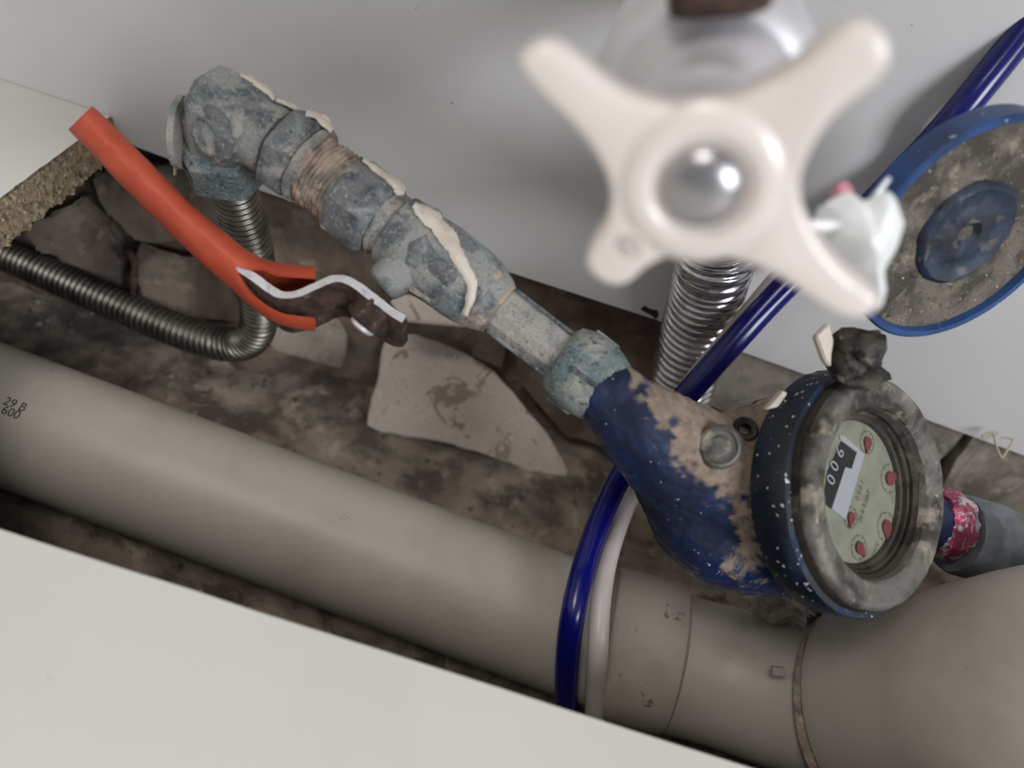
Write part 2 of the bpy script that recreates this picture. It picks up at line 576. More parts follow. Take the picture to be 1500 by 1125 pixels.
# upright white panel behind everything
edge = [hitY(*p, 0.0) for p in [(200, 216), (277, 245), (520, 326), (748, 400), (880, 443), (961, 469), (1084, 515), (1182, 550), (1370, 620), (1500, 668)]]
edge = [V((-0.8, 0, edge[0].z))] + edge + [V((0.9, 0, edge[-1].z))]
pl = [V((p.x, 0, p.z)) for p in edge] + [V((0.9, 0, 0.8)), V((-0.8, 0, 0.8))]
wall = obj('wall_back', slab(pl, V((0, 0.012, 0)), 0.0004), M['wall'], smooth=False)
tag(wall, 'upright white cabinet back panel behind the pipework', kind='structure')
# torn brown spot at the panel's lower edge
tp = [(938, 453), (944, 448), (952, 453), (963, 455), (965, 462), (961, 468), (954, 462), (946, 458)]
obj('torn_edge', slab([hitY(x, y, -0.0004) for x, y in tp], V((0, 0.0012, 0)), 0), M['dark_dirt'], wall, smooth=False)

# white base board with its rectangular cut-out
a0 = hitZ(0, 290, 0)
a1 = hitZ(77, 233, 0)
dv = (a1 - a0)
corner_back = a0 + dv * ((-0.0005 - a0.y) / dv.y)
b0, b1 = hitZ(0, 775, 0), hitZ(961, 1081, 0)
sl = (b1.y - b0.y) / (b1.x - b0.x)
fy = lambda x: b0.y + sl * (x - b0.x)
xl = a0.x + (fy(a0.x) - a0.y) / dv.y * dv.x
cl = V((xl, fy(xl), 0))
front_pts = [V((xl + (0.9 - xl) * k / 60, 0, 0)) for k in range(61)]
for p in front_pts:
    p.y = fy(p.x) + 0.0004 * fb(p, 90)
poly = [corner_back] + [corner_back.lerp(cl, k / 40) + V((0.0005 * fb(corner_back.lerp(cl, k / 40), 150), 0, 0)) for k in range(1, 40)] + [cl] + front_pts[1:] + [V((0.9, -0.9, 0)), V((-0.8, -0.9, 0)), V((-0.8, -0.0005, 0))]
board = obj('floor', slab(poly, V((0, 0, -BT)), 0), [M['board'], M['chip']], smooth=False)
for p in board.data.polygons:
    if abs(p.normal.z) < 0.5:
        p.material_index = 1
tag(board, 'white laminated base board with a rectangular cut-out', kind='structure')
inward = V((dv.y, -dv.x, 0)).normalized()
if inward.x < 0:
    inward = -inward


def chipfn(u, v):
    p = corner_back.lerp(cl, u)
    p = V((p.x, p.y, -0.0006 - v * (BT + 0.001)))
    rag = 0.0022 * fb(p, 130) + 0.0012 * fb(p, 420)
    out = 0.0004 + max(0, v) * 0.0012 + abs(rag) * (0.3 + v)
    q = p + inward * out
    q.z -= v * v * (0.0016 + 0.0035 * abs(fb(p, 170)))
    return q


obj('chipboard_edge', grid(chipfn, 240, 14), M['chip'], board, smooth=True, angle=180)


# unseen board, added overhead to keep light off the rear
o = obj('shade_top', slab([V((-0.8, 0.012, 0.50)), V((0.9, 0.012, 0.50)), V((0.9, -0.26, 0.50)), V((-0.8, -0.26, 0.50))], V((0, 0, 0.018)), 0), M['board'], smooth=False)
tag(o, 'white board added overhead to shade the cabinet', kind='structure')

o = obj('shade_left', slab([V((-0.42, 0.0, 0.001)), V((-0.42, -0.55, 0.001)), V((-0.42, -0.55, 0.499)), V((-0.42, 0.0, 0.499))], V((-0.016, 0, 0)), 0), M['board'], smooth=False)  # unseen upright board, added to block light from the left
tag(o, 'white board added to shade the left of the cabinet', kind='structure')

# recess floor and rear wall
def floorfn(u, v):
    x = -0.75 + 1.65 * u
    y = -0.5 + 0.54 * v
    p = V((x, y, 0))
    z = FLOOR_Z + 0.004 * fb(p, 16) + 0.0022 * fb(p, 70) + 0.0010 * fb(p, 240, 2)
    z += 0.012 * max(0, (y + 0.06) / 0.1) ** 2 * (0.6 + 0.4 * mn.noise(p * 11))
    z -= 0.09 * min(1, max(0, (-0.140 - y) / 0.03))
    return V((x, y, z))


slabfloor = obj('trim_1', grid(floorfn, 400, 150), M['concrete'], smooth=True, angle=180)
tag(slabfloor, 'rough dirty concrete slab under the cut-out', kind='structure')


def backfn(u, v):
    x = -0.75 + 1.65 * u
    z = FLOOR_Z - 0.02 + 0.30 * v
    p = V((x, 0.3, z))
    left = min(1, max(0, (-x - 0.02) / 0.12))
    y = BACK_Y + (0.003 + 0.008 * left) * fb(p, 18) + 0.0018 * fb(p, 80) + 0.0007 * fb(p, 260, 2)
    y -= 0.02 * left * max(0, -z - 0.03) / 0.1
    y = min(y, BACK_Y + 0.012)
    return V((x, y, z))


back = obj('wall_rear', grid(backfn, 420, 80), M['mortar'], smooth=True, angle=180)
tag(back, 'brown mortar wall of the recess below the panel', kind='structure')
for nm, x in (('wall_recess_left', -0.75), ('wall_recess_right', 0.9)):
    s = 0.01 if x > 0 else -0.01
    o = obj(nm, slab([V((x, -0.5, -0.26)), V((x, 0.06, -0.26)), V((x, 0.06, -BT - .001)), V((x, -0.5, -BT - .001))], V((s, 0, 0)), 0), M['concrete'], smooth=False)
    tag(o, 'concrete side of the recess', kind='structure')
o = obj('wall_recess_front', slab([V((-0.75, -0.5, -0.26)), V((0.9, -0.5, -0.26)), V((0.9, -0.5, -BT - .001)), V((-0.75, -0.5, -BT - .001))], V((0, -0.01, 0)), 0), M['concrete'], smooth=False)
tag(o, 'concrete front side of the recess', kind='structure')

# wall tiles standing proud on the rear wall at the right, a recessed joint between
YT = 0.016


def backplate(pts, y, t, m, name, parent, rg=0.0008):
    g = slab(rugged([hitY(px, py, y) for px, py in pts], 0.008, rg), V((0, t, 0)), 0.0006)
    return obj(name, g, m, parent, smooth=False)


backplate([(1040, 470), (1200, 520), (1424, 622), (1385, 668), (1330, 720), (1180, 660), (1030, 590)], YT, 0.012, M['tile_grey'], 'tile', back)
backplate([(1436, 626), (1560, 668), (1620, 760), (1500, 800), (1340, 800), (1400, 672)], YT, 0.012, M['tile_grey'], 'tile', back)
backplate([(700, 470), (745, 490), (735, 540), (690, 520)], YT, 0.01, M['mortar'], 'tile', back)
backplate([(752, 492), (860, 560), (905, 660), (830, 640), (760, 560)], YT + 0.003, 0.01, M['mortar'], 'tile', back)

# ------------------------------------------------------------------ broken tiles and mortar slabs in the recess
def plate_thing(name, px, n_pt, n, thick, m, label, cat, group=None, rg=0.001, bev=0.0009, fine=0.0005):
    n = n.normalized()
    pts = [hit(x, y, n_pt, n) for x, y in px]
    back_v = -n if n.dot(CAM - n_pt) > 0 else n
    g = slab(rugged(pts, 0.007, rg), back_v * thick, bev, fine, 90)
    return tag(obj(name, g, m, None, smooth=True, angle=50), label, cat, group)


tp0 = hitZ(680, 672, FLOOR_Z)
tile_n = V((0.05, -0.80, 0.62))
big = [(570, 478), (600, 484), (640, 500), (690, 522), (726, 545), (752, 575), (775, 605), (806, 640), (826, 675), (832, 695), (826, 706), (800, 700), (760, 684), (700, 662), (640, 646), (560, 634), (536, 626), (544, 580), (556, 530)]
plate_thing('broken_tile', big, tp0, tile_n, 0.008, M['tile'], 'large pale broken tile leaning below the pipe fittings', 'tile', rg=0.0022, fine=0.0008)
tp1 = hitY(450, 528, -0.004)
plate_thing('broken_tile', [(398, 430), (452, 440), (478, 455), (498, 472), (509, 492), (506, 520), (500, 540), (470, 533), (400, 512), (380, 480)], tp1, V((0.15, -0.75, 0.64)), 0.012, M['tile_grey'], 'small grey broken tile behind the torn orange grip', 'tile')
plate_thing('broken_tile', [(570, 440), (596, 430), (640, 446), (690, 470), (680, 478), (630, 474), (596, 470)], hitY(640, 455, 0.004), V((0.1, -0.7, 0.7)), 0.008, M['tile'], 'beige tile sliver showing right under the ball valve', 'tile')
sg = 'mortar slabs'
plate_thing('mortar_slab', [(200, 352), (252, 372), (296, 376), (352, 396), (356, 478), (290, 474), (240, 462), (200, 444)], hitY(280, 430, -0.004), V((0.25, -0.85, 0.45)), 0.014, M['slab'], 'dark flat mortar slab left of the bent steel hose', 'slab', rg=0.003, bev=0.002, fine=0.0015)
plate_thing('mortar_slab', [(130, 262), (205, 232), (300, 258), (340, 300), (345, 392), (300, 370), (240, 356), (190, 350), (150, 310)], hitY(240, 310, 0.004), V((0.1, -0.93, 0.35)), 0.014, M['slab'], 'dark cracked mortar slab below the panel, under the orange grip', 'slab', rg=0.004, bev=0.002, fine=0.002)
plate_thing('mortar_slab', [(30, 340), (120, 285), (170, 330), (185, 380), (180, 430), (110, 395), (50, 372)], hitY(120, 350, 0.0), V((0.3, -0.9, 0.35)), 0.014, M['slab'], 'darkest mortar slab beside the cut chipboard edge', 'slab', rg=0.004, bev=0.002, fine=0.002)

# rusty hook sticking out between the slabs
hk = [pt(176, 376, 0.440, .0022), pt(190, 372, 0.436, .0024), pt(197, 384, 0.434, .0022), pt(196, 410, 0.436, .0022), pt(194, 432, 0.442, .0020)]
tag(obj('rusty_hook', tube(hk, 8, 24, rough=0.0006), M['rust']), 'small rusty iron hook standing between dark mortar slabs', 'hook')

# crumbs of mortar on the slab: nobody could count them
cr = []
for k in range(240):
    x = random.uniform(-0.34, 0.32)
    y = random.uniform(-0.10, 0.015)
    p = V((x, y, 0))
    z = floorfn((x + 0.75) / 1.65, (y + 0.5) / 0.54).z
    r = random.choice([0.0008, 0.001, 0.0012, 0.0016, 0.0022])
    cr.append(lump((x, y, z + r * 0.4), r, k, 0.5, 1, (1, 1, 0.7)))
q = hitZ(295, 568, FLOOR_Z + 0.003)
cr.append(lump(q, 0.004, 3, 0.5, 2, (1.3, 0.8, 0.6)))
tag(obj('mortar_crumbs', join(*cr), M['tile_grey'], smooth=False), 'loose mortar crumbs scattered over the concrete slab', 'rubble', kind='stuff')

# ------------------------------------------------------------------ grey drain pipe
DP = 0.37
RP = 0.0330
pa, pb = P(-260, 508, DP), P(885, 937, DP)
drain = thing('drain_pipe', (pa.lerp(pb, .5).x, pa.lerp(pb, .5).y, FLOOR_Z), 'fat grey plastic drain pipe lying along the recess', 'pipe')
axp = (pb - pa).normalized()
LP = (pb - pa).length
obj('pipe', lathe(pa, axp, [(-.35, RP), (0, RP), (LP * .25, RP), (LP * .5, RP), (LP * .75, RP), (LP, RP)], 72), M['pvc'], drain)
# coupling sleeve
ca = P(886, 938, DP - 0.001)
cb = P(992, 966, DP - 0.006)
axc = (cb - ca).normalized()
LC = (cb - ca).length
obj('coupling', lathe(ca, axc, [(0, RP + .0005), (0, RP + .0028), (.0012, RP + .0036), (LC - .006, RP + .0034), (LC - .002, RP + .002), (LC, RP - .002)], 72), M['pvc_dirty'], drain)
obj('bend', tube([pt(980, 968, .366, .0332), pt(1060, 990, .362, .0332), pt(1140, 1012, .352, .0342), pt(1215, 1026, .340, .0365), pt(1235, 1030, .336, .037)], 64, 50), M['pvc'], drain)
so = [pt(1228, 1030, .337, .0385), pt(1250, 1032, .333, .0415), pt(1300, 1034, .320, .0430), pt(1380, 1034, .300, .0440), pt(1480, 1030, .280, .0465), pt(1640, 1022, .262, .048)]
se = P(1640, 1022, .262)
so += [(se.x + .05, se.y + .01, se.z - .005, .048), (se.x + .14, se.y + .02, se.z - .03, .048), (se.x + .45, se.y + .02, se.z - .06, .048)]
obj('socket', tube(so, 72, 130), M['pvc'], drain)
obj('socket_rim', tube([pt(1224, 1029, .338, .0392), pt(1231, 1030, .337, .0404), pt(1238, 1031, .336, .0408), pt(1246, 1032, .334, .0410)], 72, 12), M['mortar_tape'], drain)
# raised mould mark on the bend
mk = P(1140, 985, .352 - .0345)
obj('mould_mark', slab([P(1132, 978, .3165), P(1152, 980, .3165), P(1152, 992, .3165), P(1132, 990, .3165)], FW * 0.003, 0.0003), M['pvc_dirty'], drain)
# printed code on the pipe
u1 = (CAM - pa)
u1 = (u1 - axp * u1.dot(axp)).normalized()
v1 = axp.cross(u1)


def pipe_text(s, size, px, py):
    c = P(px, py, DP - RP)
    t0 = (c - pa).dot(axp)
    w = (c - pa - axp * t0).normalized()
    an0 = math.atan2(w.dot(v1), w.dot(u1))
    vs, fs = text_geo(s, size)
    sgn = 1.0 if v1.dot(UP) > 0 else -1.0
    out = []
    for v in vs:
        a = an0 + sgn * v.y / RP
        out.append(pa + axp * (t0 + v.x) + (u1 * math.cos(a) + v1 * math.sin(a)) * (RP + 0.00015))
    return out, fs


obj('printed_code', join(pipe_text('29 B', 0.0058, 17, 588), pipe_text('600', 0.0058, 13, 603)), M['print'], drain, smooth=False)

# ------------------------------------------------------------------ steel corrugated hose from the elbow into the dark
DF = 0.265                       # depth of the fittings


def corr(p, a):
    return lambda s: 1 + a * math.cos(2 * PI * s / p)


h1 = [pt(333, 235, .290, .0088), pt(338, 262, .300, .0090), pt(352, 310, .322, .0090), pt(370, 370, .352, .0090), pt(378, 430, .385, .0090), pt(378, 478, .41, .0092), pt(358, 502, .428, .0094), pt(318, 502, .435, .0096), pt(250, 480, .440, .0096), pt(160, 440, .447, .0097), pt(70, 400, .455, .0097), pt(-40, 350, .465, .0097), pt(-120, 310, .47, .0097)]
tag(obj('corrugated_hose', tube(h1, 22, 1500, corr(0.0040, 0.10)), M['steel_hose'], smooth=True, angle=180), 'bent corrugated steel hose hanging from the elbow fitting', 'hose')

# ------------------------------------------------------------------ fittings along the inlet line
k = DF / FPX                     # metres per pixel at that depth


def A(px, py, dd=0.0):
    return P(px, py, DF + dd)


elbow = thing('elbow_fitting', P(325, 250, DF + .01), 'blue-grey corroded brass elbow at the upper end of the pipe line', 'pipe fitting')
ea, eb = A(308, 148), A(392, 200)
obj('body', lathe(ea, eb - ea, [(-.0045, .0050), (-.0030, .0102), (0, .0136), (.004, .0146), (.012, .0148), (.0200, .0146), (.0215, .0136), (.0220, .0112), (.0250, .0112)], 8, rot=PI / 8 + .15, rough=.0006, rs=120), M['patina'], elbow, smooth=True, angle=26)
dn = P(345, 275, DF + .035) - P(322, 185, DF + .004)
obj('branch', lathe(P(318, 176, DF + .004), dn, [(0, .0125), (.004, .0136), (.014, .0138), (.0155, .0126)], 8, rot=.3, rough=.0006, rs=120), M['patina'], elbow, smooth=True, angle=26)
obj('branch_nut', hexnut(P(322, 205, DF + .010), P(334, 254, DF + .026), .0172, 6, .2, rough=.0006), M['patina_teal'], elbow, smooth=True, angle=30)
ppa = P(272, 196, DF + .008)
obj('side_plate', hexnut(ppa, ppa + dirc(-1, .12, .15) * .0030, .0140, 8, .3, rough=.0004), M['patina_dust'], elbow, smooth=True, angle=30)
pf = P(300, 200, DF - .0095)
pn = dirc(-.55, -.42, .72)
obj('embossed_ring', join(lathe(pf - pn * .008, pn, [(0, .0105), (.0050, .0105), (.0066, .0092), (.0070, .0068), (.0078, .0068), (.0080, .0060), (.0074, .0052), (.0074, .0030), (.0080, .0022), (.0080, .0004)], 28)), M['patina_dark'], elbow)
tpn = dirc(.35, .9, .2)
obj('top_boss', lathe(A(340, 120) - tpn * .003, tpn, [(0, .0068), (.004, .0068), (.0052, .0056), (.0055, .002)], 20, rough=.0004), M['patina'], elbow)

# compression coupling: collar, hex nut, thin flange, mortared thread
coup = thing('compression_coupling', A(430, 250), 'short corroded coupling with mortar crust between elbow and ball valve', 'pipe fitting')
obj('collar', lathe(A(374, 188), A(420, 219) - A(374, 188), [(0, 44 * k), (.0006, 52 * k), (.002, 54 * k), (.0085, 53 * k), (.0100, 50 * k), (.0105, 44 * k), (.0128, 44 * k)], 40, rough=.0006), M['patina'], coup)
obj('hex_nut', hexnut(A(414, 213), A(451, 240), 69 * k, 6, .25, rough=.0006), M['patina_dark'], coup, angle=30)
obj('flange', lathe(A(450, 240), A(462, 249) - A(450, 240), [(0, 52 * k), (.0006, 60 * k), (.0020, 60.5 * k), (.0028, 57 * k), (.0033, 50 * k)], 40, rough=.0004), M['patina_dust'], coup)
na, nb = A(457, 246), A(506, 283)
prof = []
Ln = (nb - na).length
for i in range(29):
    t = Ln * i / 28
    prof.append((t, (51.5 + 2.2 * math.sin(t / .0017 * 2 * PI)) * k))
obj('mortared_thread', lathe(na, nb - na, prof, 48, rough=.0016, rs=190), M['mortar_tape'], coup, angle=180)

# ball valve: hex end, groove, body with ridge, tapered end; stem, lever, grip
bv = thing('ball_valve', A(600, 420), 'corroded brass ball valve with a bent steel lever and orange grip', 'valve')
obj('hex_end', hexnut(A(502, 280), A(561, 324), 66 * k, 6, .35, rough=.0006), M['patina_dark'], bv, angle=30)
obj('neck', lathe(A(559, 322), A(580, 336) - A(559, 322), [(0, 48 * k), (.0008, 52 * k), (.002, 52.5 * k), (.0026, 50 * k), (.005, 50 * k), (.0068, 50 * k)], 40, rough=.0004), M['patina_dust'], bv)
va, vb = A(576, 334), A(728, 450)
Lv = (vb - va).length
obj('body', lathe(va, vb - va, [(0, 49 * k), (.0012, 56 * k), (.0075, 58 * k), (.0088, 61.5 * k), (.0102, 61.5 * k), (.0112, 57 * k), (.020, 59 * k), (Lv * .70, 59 * k), (Lv * .82, 56 * k), (Lv * .93, 50 * k), (Lv, 43 * k)], 48, rough=.0008, rs=120), M['patina'], bv)
obj('hex_body', hexnut(A(612, 362), A(680, 414), 65.5 * k, 6, .12, .10, rough=.0006), M['patina_dark'], bv, angle=30)
obj('end_collar', lathe(A(704, 432), A(733, 454) - A(704, 432), [(0, 53 * k), (.002, 52 * k), (.0065, 44 * k), (.0088, 41 * k)], 40, rough=.0007, rs=150), M['mortar_tape'], bv)
# splash of off-white paint on the body and on the hex end: crusts that hug the brass
def crust(pts, wid, m, parent, name, c0, ax, rad):
    """a thin crust through pixel points, laid at radius rad about the line c0 + t ax"""
    sp, L = spline([(x, y, 0, w_) for (x, y), w_ in zip(pts, wid)], 60)
    vs, fs = [], []
    for i, q in enumerate(sp):
        j = min(i + 1, 59)
        jj = max(i - 1, 0)
        tx, ty = sp[j][0] - sp[jj][0], sp[j][1] - sp[jj][1]
        l = math.hypot(tx, ty)
        nx, ny = -ty / l, tx / l
        for s in range(7):
            f = (s / 3 - 1)
            wv = q[3] * (1 + .35 * mn.noise(V((q[0] * .07, q[1] * .07, 9 if f > 0 else 2))) + .2 * mn.noise(V((q[0] * .3, q[1] * .3, 5))))
            px, py = q[0] + nx * f * wv, q[1] + ny * f * wv
            r = ray(px, py)
            # where the view ray meets the cylinder of that radius
            w0 = CAM - c0
            rr = r - ax * r.dot(ax)
            ww = w0 - ax * w0.dot(ax)
            aa, bb, cc = rr.dot(rr), 2 * rr.dot(ww), ww.dot(ww) - (rad + .0009 * (1 - f * f) - .0002) ** 2
            D = max(0, bb * bb - 4 * aa * cc)
            t = (-bb - math.sqrt(D)) / (2 * aa)
            vs.append(CAM + r * t)
    for i in range(59):
        for s in range(6):
            fs.append((i * 7 + s, i * 7 + s + 1, (i + 1) * 7 + s + 1, (i + 1) * 7 + s))
    return obj(name, (vs, fs), m, parent, angle=180)


axv = (vb - va).normalized()
crust([(606, 300), (628, 318), (648, 336), (664, 362), (678, 388), (690, 414), (688, 440), (680, 462)], [6, 12, 13, 11, 9, 8, 6, 4], M['white_paint'], bv, 'paint_splash', va, axv, 62.5 * k)
axh = (A(561, 324) - A(503, 281)).normalized()
crust([(532, 234), (552, 248), (572, 264), (584, 276), (586, 286)], [3, 5, 6, 9, 5], M['white_paint'], bv, 'paint_splash', A(503, 281), axh, 62 * k)
axe = (eb - ea).normalized()
crust([(352, 110), (372, 118), (392, 134), (402, 146)], [3, 5, 5, 3], M['white_paint'], elbow, 'paint_splash', ea, axe, 60 * k)
axk = (A(451, 240) - A(414, 213)).normalized()
crust([(404, 146), (420, 151), (440, 164)], [3, 4, 3], M['white_paint'], coup, 'paint_splash', A(414, 213), axk, 55 * k)
crust([(448, 166), (464, 170), (478, 180), (486, 192)], [4, 6, 7, 4], M['white_paint'], coup, 'paint_splash', A(414, 213), axk, 67 * k)
# stem, strip lever, nut
sa, sb = A(600, 385, -.004), A(552, 424, -.006)
obj('stem', lathe(sa, sb - sa, [(0, 31 * k), (.006, 31 * k), (.0105, 29 * k), (.0125, 25 * k), (.0135, 18 * k)], 28, rough=.0006), M['patina'], bv)
DL = -0.012
lp = [(322, 366), (350, 390), (368, 403), (396, 424), (413, 432), (436, 430), (462, 419), (486, 409), (502, 408), (520, 416), (548, 437), (572, 455), (592, 468)]
wv = -UP * .0105 + FW * .0155 - RT * .0015
sp, _ = spline([tuple(P(x, y, DF + DL)) for x, y in lp], 70)
sp = [V(q) for q in sp]
vs, fs = [], []
for i, c in enumerate(sp):
    t = (sp[min(i + 1, 69)] - sp[max(i - 1, 0)]).normalized()
    nrm = t.cross(wv).normalized()
    wfac = 1.0 if i < 60 else 1 - .55 * ((i - 60) / 9) ** 2
    mid = wv * .5
    for sgn, ww in ((1, -.5), (1, .5), (-1, .5), (-1, -.5)):
        p = c + mid + wv * (ww * (wfac if ww > 0 else 1)) + nrm * (sgn * .0016)
        vs.append(p + nrm * .0003 * fb(p, 200))
for i in range(69):
    for q in range(4):
        fs.append((i * 4 + q, i * 4 + (q + 1) % 4, (i + 1) * 4 + (q + 1) % 4, (i + 1) * 4 + q))
fs += [(0, 1, 2, 3), tuple(69 * 4 + q for q in range(4))]
lever = obj('lever', (vs, fs), [M['steel'], M['rust']], bv, smooth=False)
for p in lever.data.polygons:
    wn = (wv.normalized()).dot(p.normal)
    if abs(wn) < 0.5:
        p.material_index = 1
nn = (sb - sa).normalized()
nd = dirc(-.62, -.72, -.1)
nut0 = P(556, 447, DF + DL + .006)
obj('lever_nut', hexnut(nut0 - nd * .001, nut0 + nd * .0085, .0078, 6, .3, rough=.0008), M['rust'], bv, angle=30)
ne = nut0 + nd * .0080
obj('bolt_end', lathe(ne, nd, [(0, .0048), (.002, .0048), (.0028, .0040), (.003, .001)], 18, rough=.0003), M['steel'], bv)
# orange grip: a flattened sleeve that has split open at its end
gp = [(118, 172, 0, 25, 34), (200, 256, 0, 27, 35), (262, 318, 0, 26, 35), (312, 362, 0, 29, 36), (338, 384, 0, 29, 37), (360, 402, 50, 31, 38), (380, 416, 88, 38, 40), (408, 430, 96, 45, 42), (462, 438, 100, 48, 42)]
ng = 90
sp, _ = spline([(x, y, 0, op, hh, dd) for x, y, op, hh, dd in gp], ng)
nc = 28
vs, fs = [], []
rows = []
for i, q in enumerate(sp):
    j, jj = min(i + 1, ng - 1), max(i - 1, 0)
    tx, ty = sp[j][0] - sp[jj][0], sp[j][1] - sp[jj][1]
    l = math.hypot(tx, ty)
    px, py = -ty / l, tx / l                      # across the grip, downwards in the picture
    blend = min(1, max(0, (q[0] - 345) / 60))
    px, py = px * (1 - blend) + 0.0 * blend, py * (1 - blend) + 1.0 * blend
    l = math.hypot(px, py)
    px, py = px / l, py / l
    half = math.radians(max(-10, q[3] - 10) / 2)
    for layer in (1.0, 0.0):
        th = 7.0 * (1 - layer)
        for c in range(nc):
            a = half + (2 * PI - 2 * half) * c / (nc - 1)
            hy = (q[4] - th) * math.sin(a)
            hz = (q[5] - th) * math.cos(a)
            wob = 1.6 * mn.noise(V((q[0] * .03, q[1] * .03, c * .35)))
            X, Y = q[0] + px * (hy + wob), q[1] + py * (hy + wob)
            vs.append(P(X, Y, DF + DL + .0078 - (hz + wob) * k))
for i in range(ng - 1):
    b0_, b1_ = i * 2 * nc, (i + 1) * 2 * nc
    for c in range(nc - 1):
        fs.append((b0_ + c, b0_ + c + 1, b1_ + c + 1, b1_ + c))
        fs.append((b0_ + nc + c, b1_ + nc + c, b1_ + nc + c + 1, b0_ + nc + c + 1))
    for c in (0, nc - 1):
        fs.append((b0_ + c, b1_ + c, b1_ + nc + c, b0_ + nc + c))
for i in (0, ng - 1):
    b0_ = i * 2 * nc
    for c in range(nc - 1):
        fs.append((b0_ + c, b0_ + nc + c, b0_ + nc + c + 1, b0_ + c + 1))
tag(obj('grip', (vs, fs), M['orange'], bv, angle=60), 'torn orange vinyl grip')

# tail pipe and union nut that screws on the meter
tail = thing('tail_pipe', A(780, 520), 'dusty straight tail pipe with round union nut on the meter inlet', 'pipe fitting')
ta, tb = A(722, 446), A(836, 533)
Lt = (tb - ta).length
obj('pipe', lathe(ta, tb - ta, [(0, 38 * k), (Lt * .1, 38 * k), (Lt * .4, 37 * k), (Lt * .7, 37 * k), (Lt, 37 * k)], 12, rot=.2, rough=.0004), M['patina_dust'], tail, angle=24)
ua, ub = A(818, 518), A(898, 578)
Lu = (ub - ua).length
obj('union_nut', lathe(ua, ub - ua, [(0, 38 * k), (.0015, 50 * k), (.0045, 57 * k), (.0095, 60 * k), (.0150, 60 * k), (.0195, 56 * k), (Lu, 48 * k)], 48, rough=.0007, rs=150), M['patina_teal'], tail)
axt = (tb - ta).normalized()
ut, vt = frame(axt)
for ang in (-1.15, 1.2):
    rd = ut * math.cos(ang) + vt * math.sin(ang)
    b_ = ta + axt * .004 + rd * (36.5 * k)
    tt = axt.cross(rd)
    obj('ridge', slab([b_ - tt * .0009, b_ + tt * .0009, b_ + tt * .0009 + axt * (Lt - .006), b_ - tt * .0009 + axt * (Lt - .006)], rd * .0012, .0004), M['patina_dark'], tail)
# raised key bars on the nut
axu = (ub - ua).normalized()
u_, v_ = frame(axu)
for ang in (0.15, 1.75, 3.2, 4.6):
    rd = (u_ * math.cos(ang) + v_ * math.sin(ang))
    b_ = ua + axu * .0060 + rd * (58.5 * k)
    tt = axu.cross(rd)
    obj('key_bar', slab([b_ - tt * .0009, b_ + tt * .0009, b_ + tt * .0009 + axu * .0105, b_ - tt * .0009 + axu * .0105], rd * .0013, .0004), M['patina_dark'], tail, smooth=True)

# ------------------------------------------------------------------ water meter
mn_ = dirc(.53, .07, .845)                       # the way the dial faces
FC = P(1295, 722, .26)                           # centre of the bezel's front
meter = thing('water_meter', P(1150, 860, .29), 'blue cast-iron water meter with round dusty dial and grimy bezel', 'water meter')
prof = [(-.090, .002), (-.0885, .012), (-.084, .020), (-.077, .0265), (-.068, .0310), (-.056, .0345), (-.042, .0365), (-.030, .0375), (-.027, .0385), (-.024, .0405), (-.016, .0405)]
inl = [pt(868, 556, .262, .0108), pt(905, 586, .262, .0124), pt(950, 622, .264, .0150), pt(995, 660, .272, .0195), pt(1045, 694, .283, .0250), pt(1095, 712, .292, .0310), pt(1140, 722, .298, .0340)]
bel = [pt(868, 556, .262, .0108), pt(905, 600, .264, .0120), pt(943, 650, .272, .0135), pt(995, 700, .282, .0182), pt(1035, 748, .290, .0232), pt(1075, 760, .293, .0282), pt(1135, 750, .293, .0340)]


def dirty(o, lo, hi, bx, sx=0.02):
    """dirt that has settled on the upper side of the casting: a mask per vertex"""
    me = o.data
    at = me.attributes.new('dirt', 'FLOAT', 'POINT')
    org = ORG[o.name]
    vals = []
    for v in me.vertices:
        p = v.co + org
        q = v.normal.z * 0.9 - v.normal.x * 0.15 + .55 * fb(p, 55, 5) + .25 * fb(p, 300, 2)
        q += bx * min(1, max(-1, (p - P(1020, 640, .275)).dot(RT) / sx))
        vals.append(min(1, max(0, (q - lo) / (hi - lo))))
    at.data.foreach_set('value', vals)


tmp = obj('casting', join(tube(inl, 64, 80), tube(bel, 64, 80), lathe(FC, mn_, prof, 80)), M['navy'], meter)
md = tmp.modifiers.new('r', 'REMESH')
md.mode = 'VOXEL'
md.voxel_size = .0009
ms_ = tmp.modifiers.new('s', 'SMOOTH')
ms_.factor = .5
ms_.iterations = 40
bpy.context.view_layer.update()
nm_ = bpy.data.meshes.new_from_object(tmp.evaluated_get(bpy.context.evaluated_depsgraph_get()))
tmp.modifiers.clear()
tmp.data = nm_
nm_.name = 'casting'
orgm = ORG[meter.name]
nrms = [v.normal.copy() for v in nm_.vertices]
for v, n_v in zip(nm_.vertices, nrms):
    p = v.co + orgm
    v.co += n_v * (.0009 * fb(p, 70) + .0003 * fb(p, 300, 2))
for p_ in nm_.polygons:
    p_.use_smooth = True
nm_.update()
at = nm_.attributes.new('dirt', 'FLOAT', 'POINT')
vals = []
for v in nm_.vertices:
    p = v.co + orgm
    tn = (p - FC).dot(mn_)
    q = v.normal.z * .55 + v.normal.y * .45 + .42 * fb(p, 60, 5) + .28 * fb(p, 260, 3)
    q += .22 * min(1, max(-1, (p - P(1000, 640, .275)).dot(RT) / .02))
    q += .75 * min(1, max(0, (tn + .040) / .008))
    vals.append(min(1, max(0, (q - .50) / .20)))
at.data.foreach_set('value', vals)
from mathutils.bvhtree import BVHTree
bvh = BVHTree.FromPolygons([v.co + orgm for v in nm_.vertices], [tuple(p.vertices) for p in nm_.polygons])


def onbody(px, py):
    h = bvh.ray_cast(CAM, ray(px, py).normalized())
    return h[0], h[1]


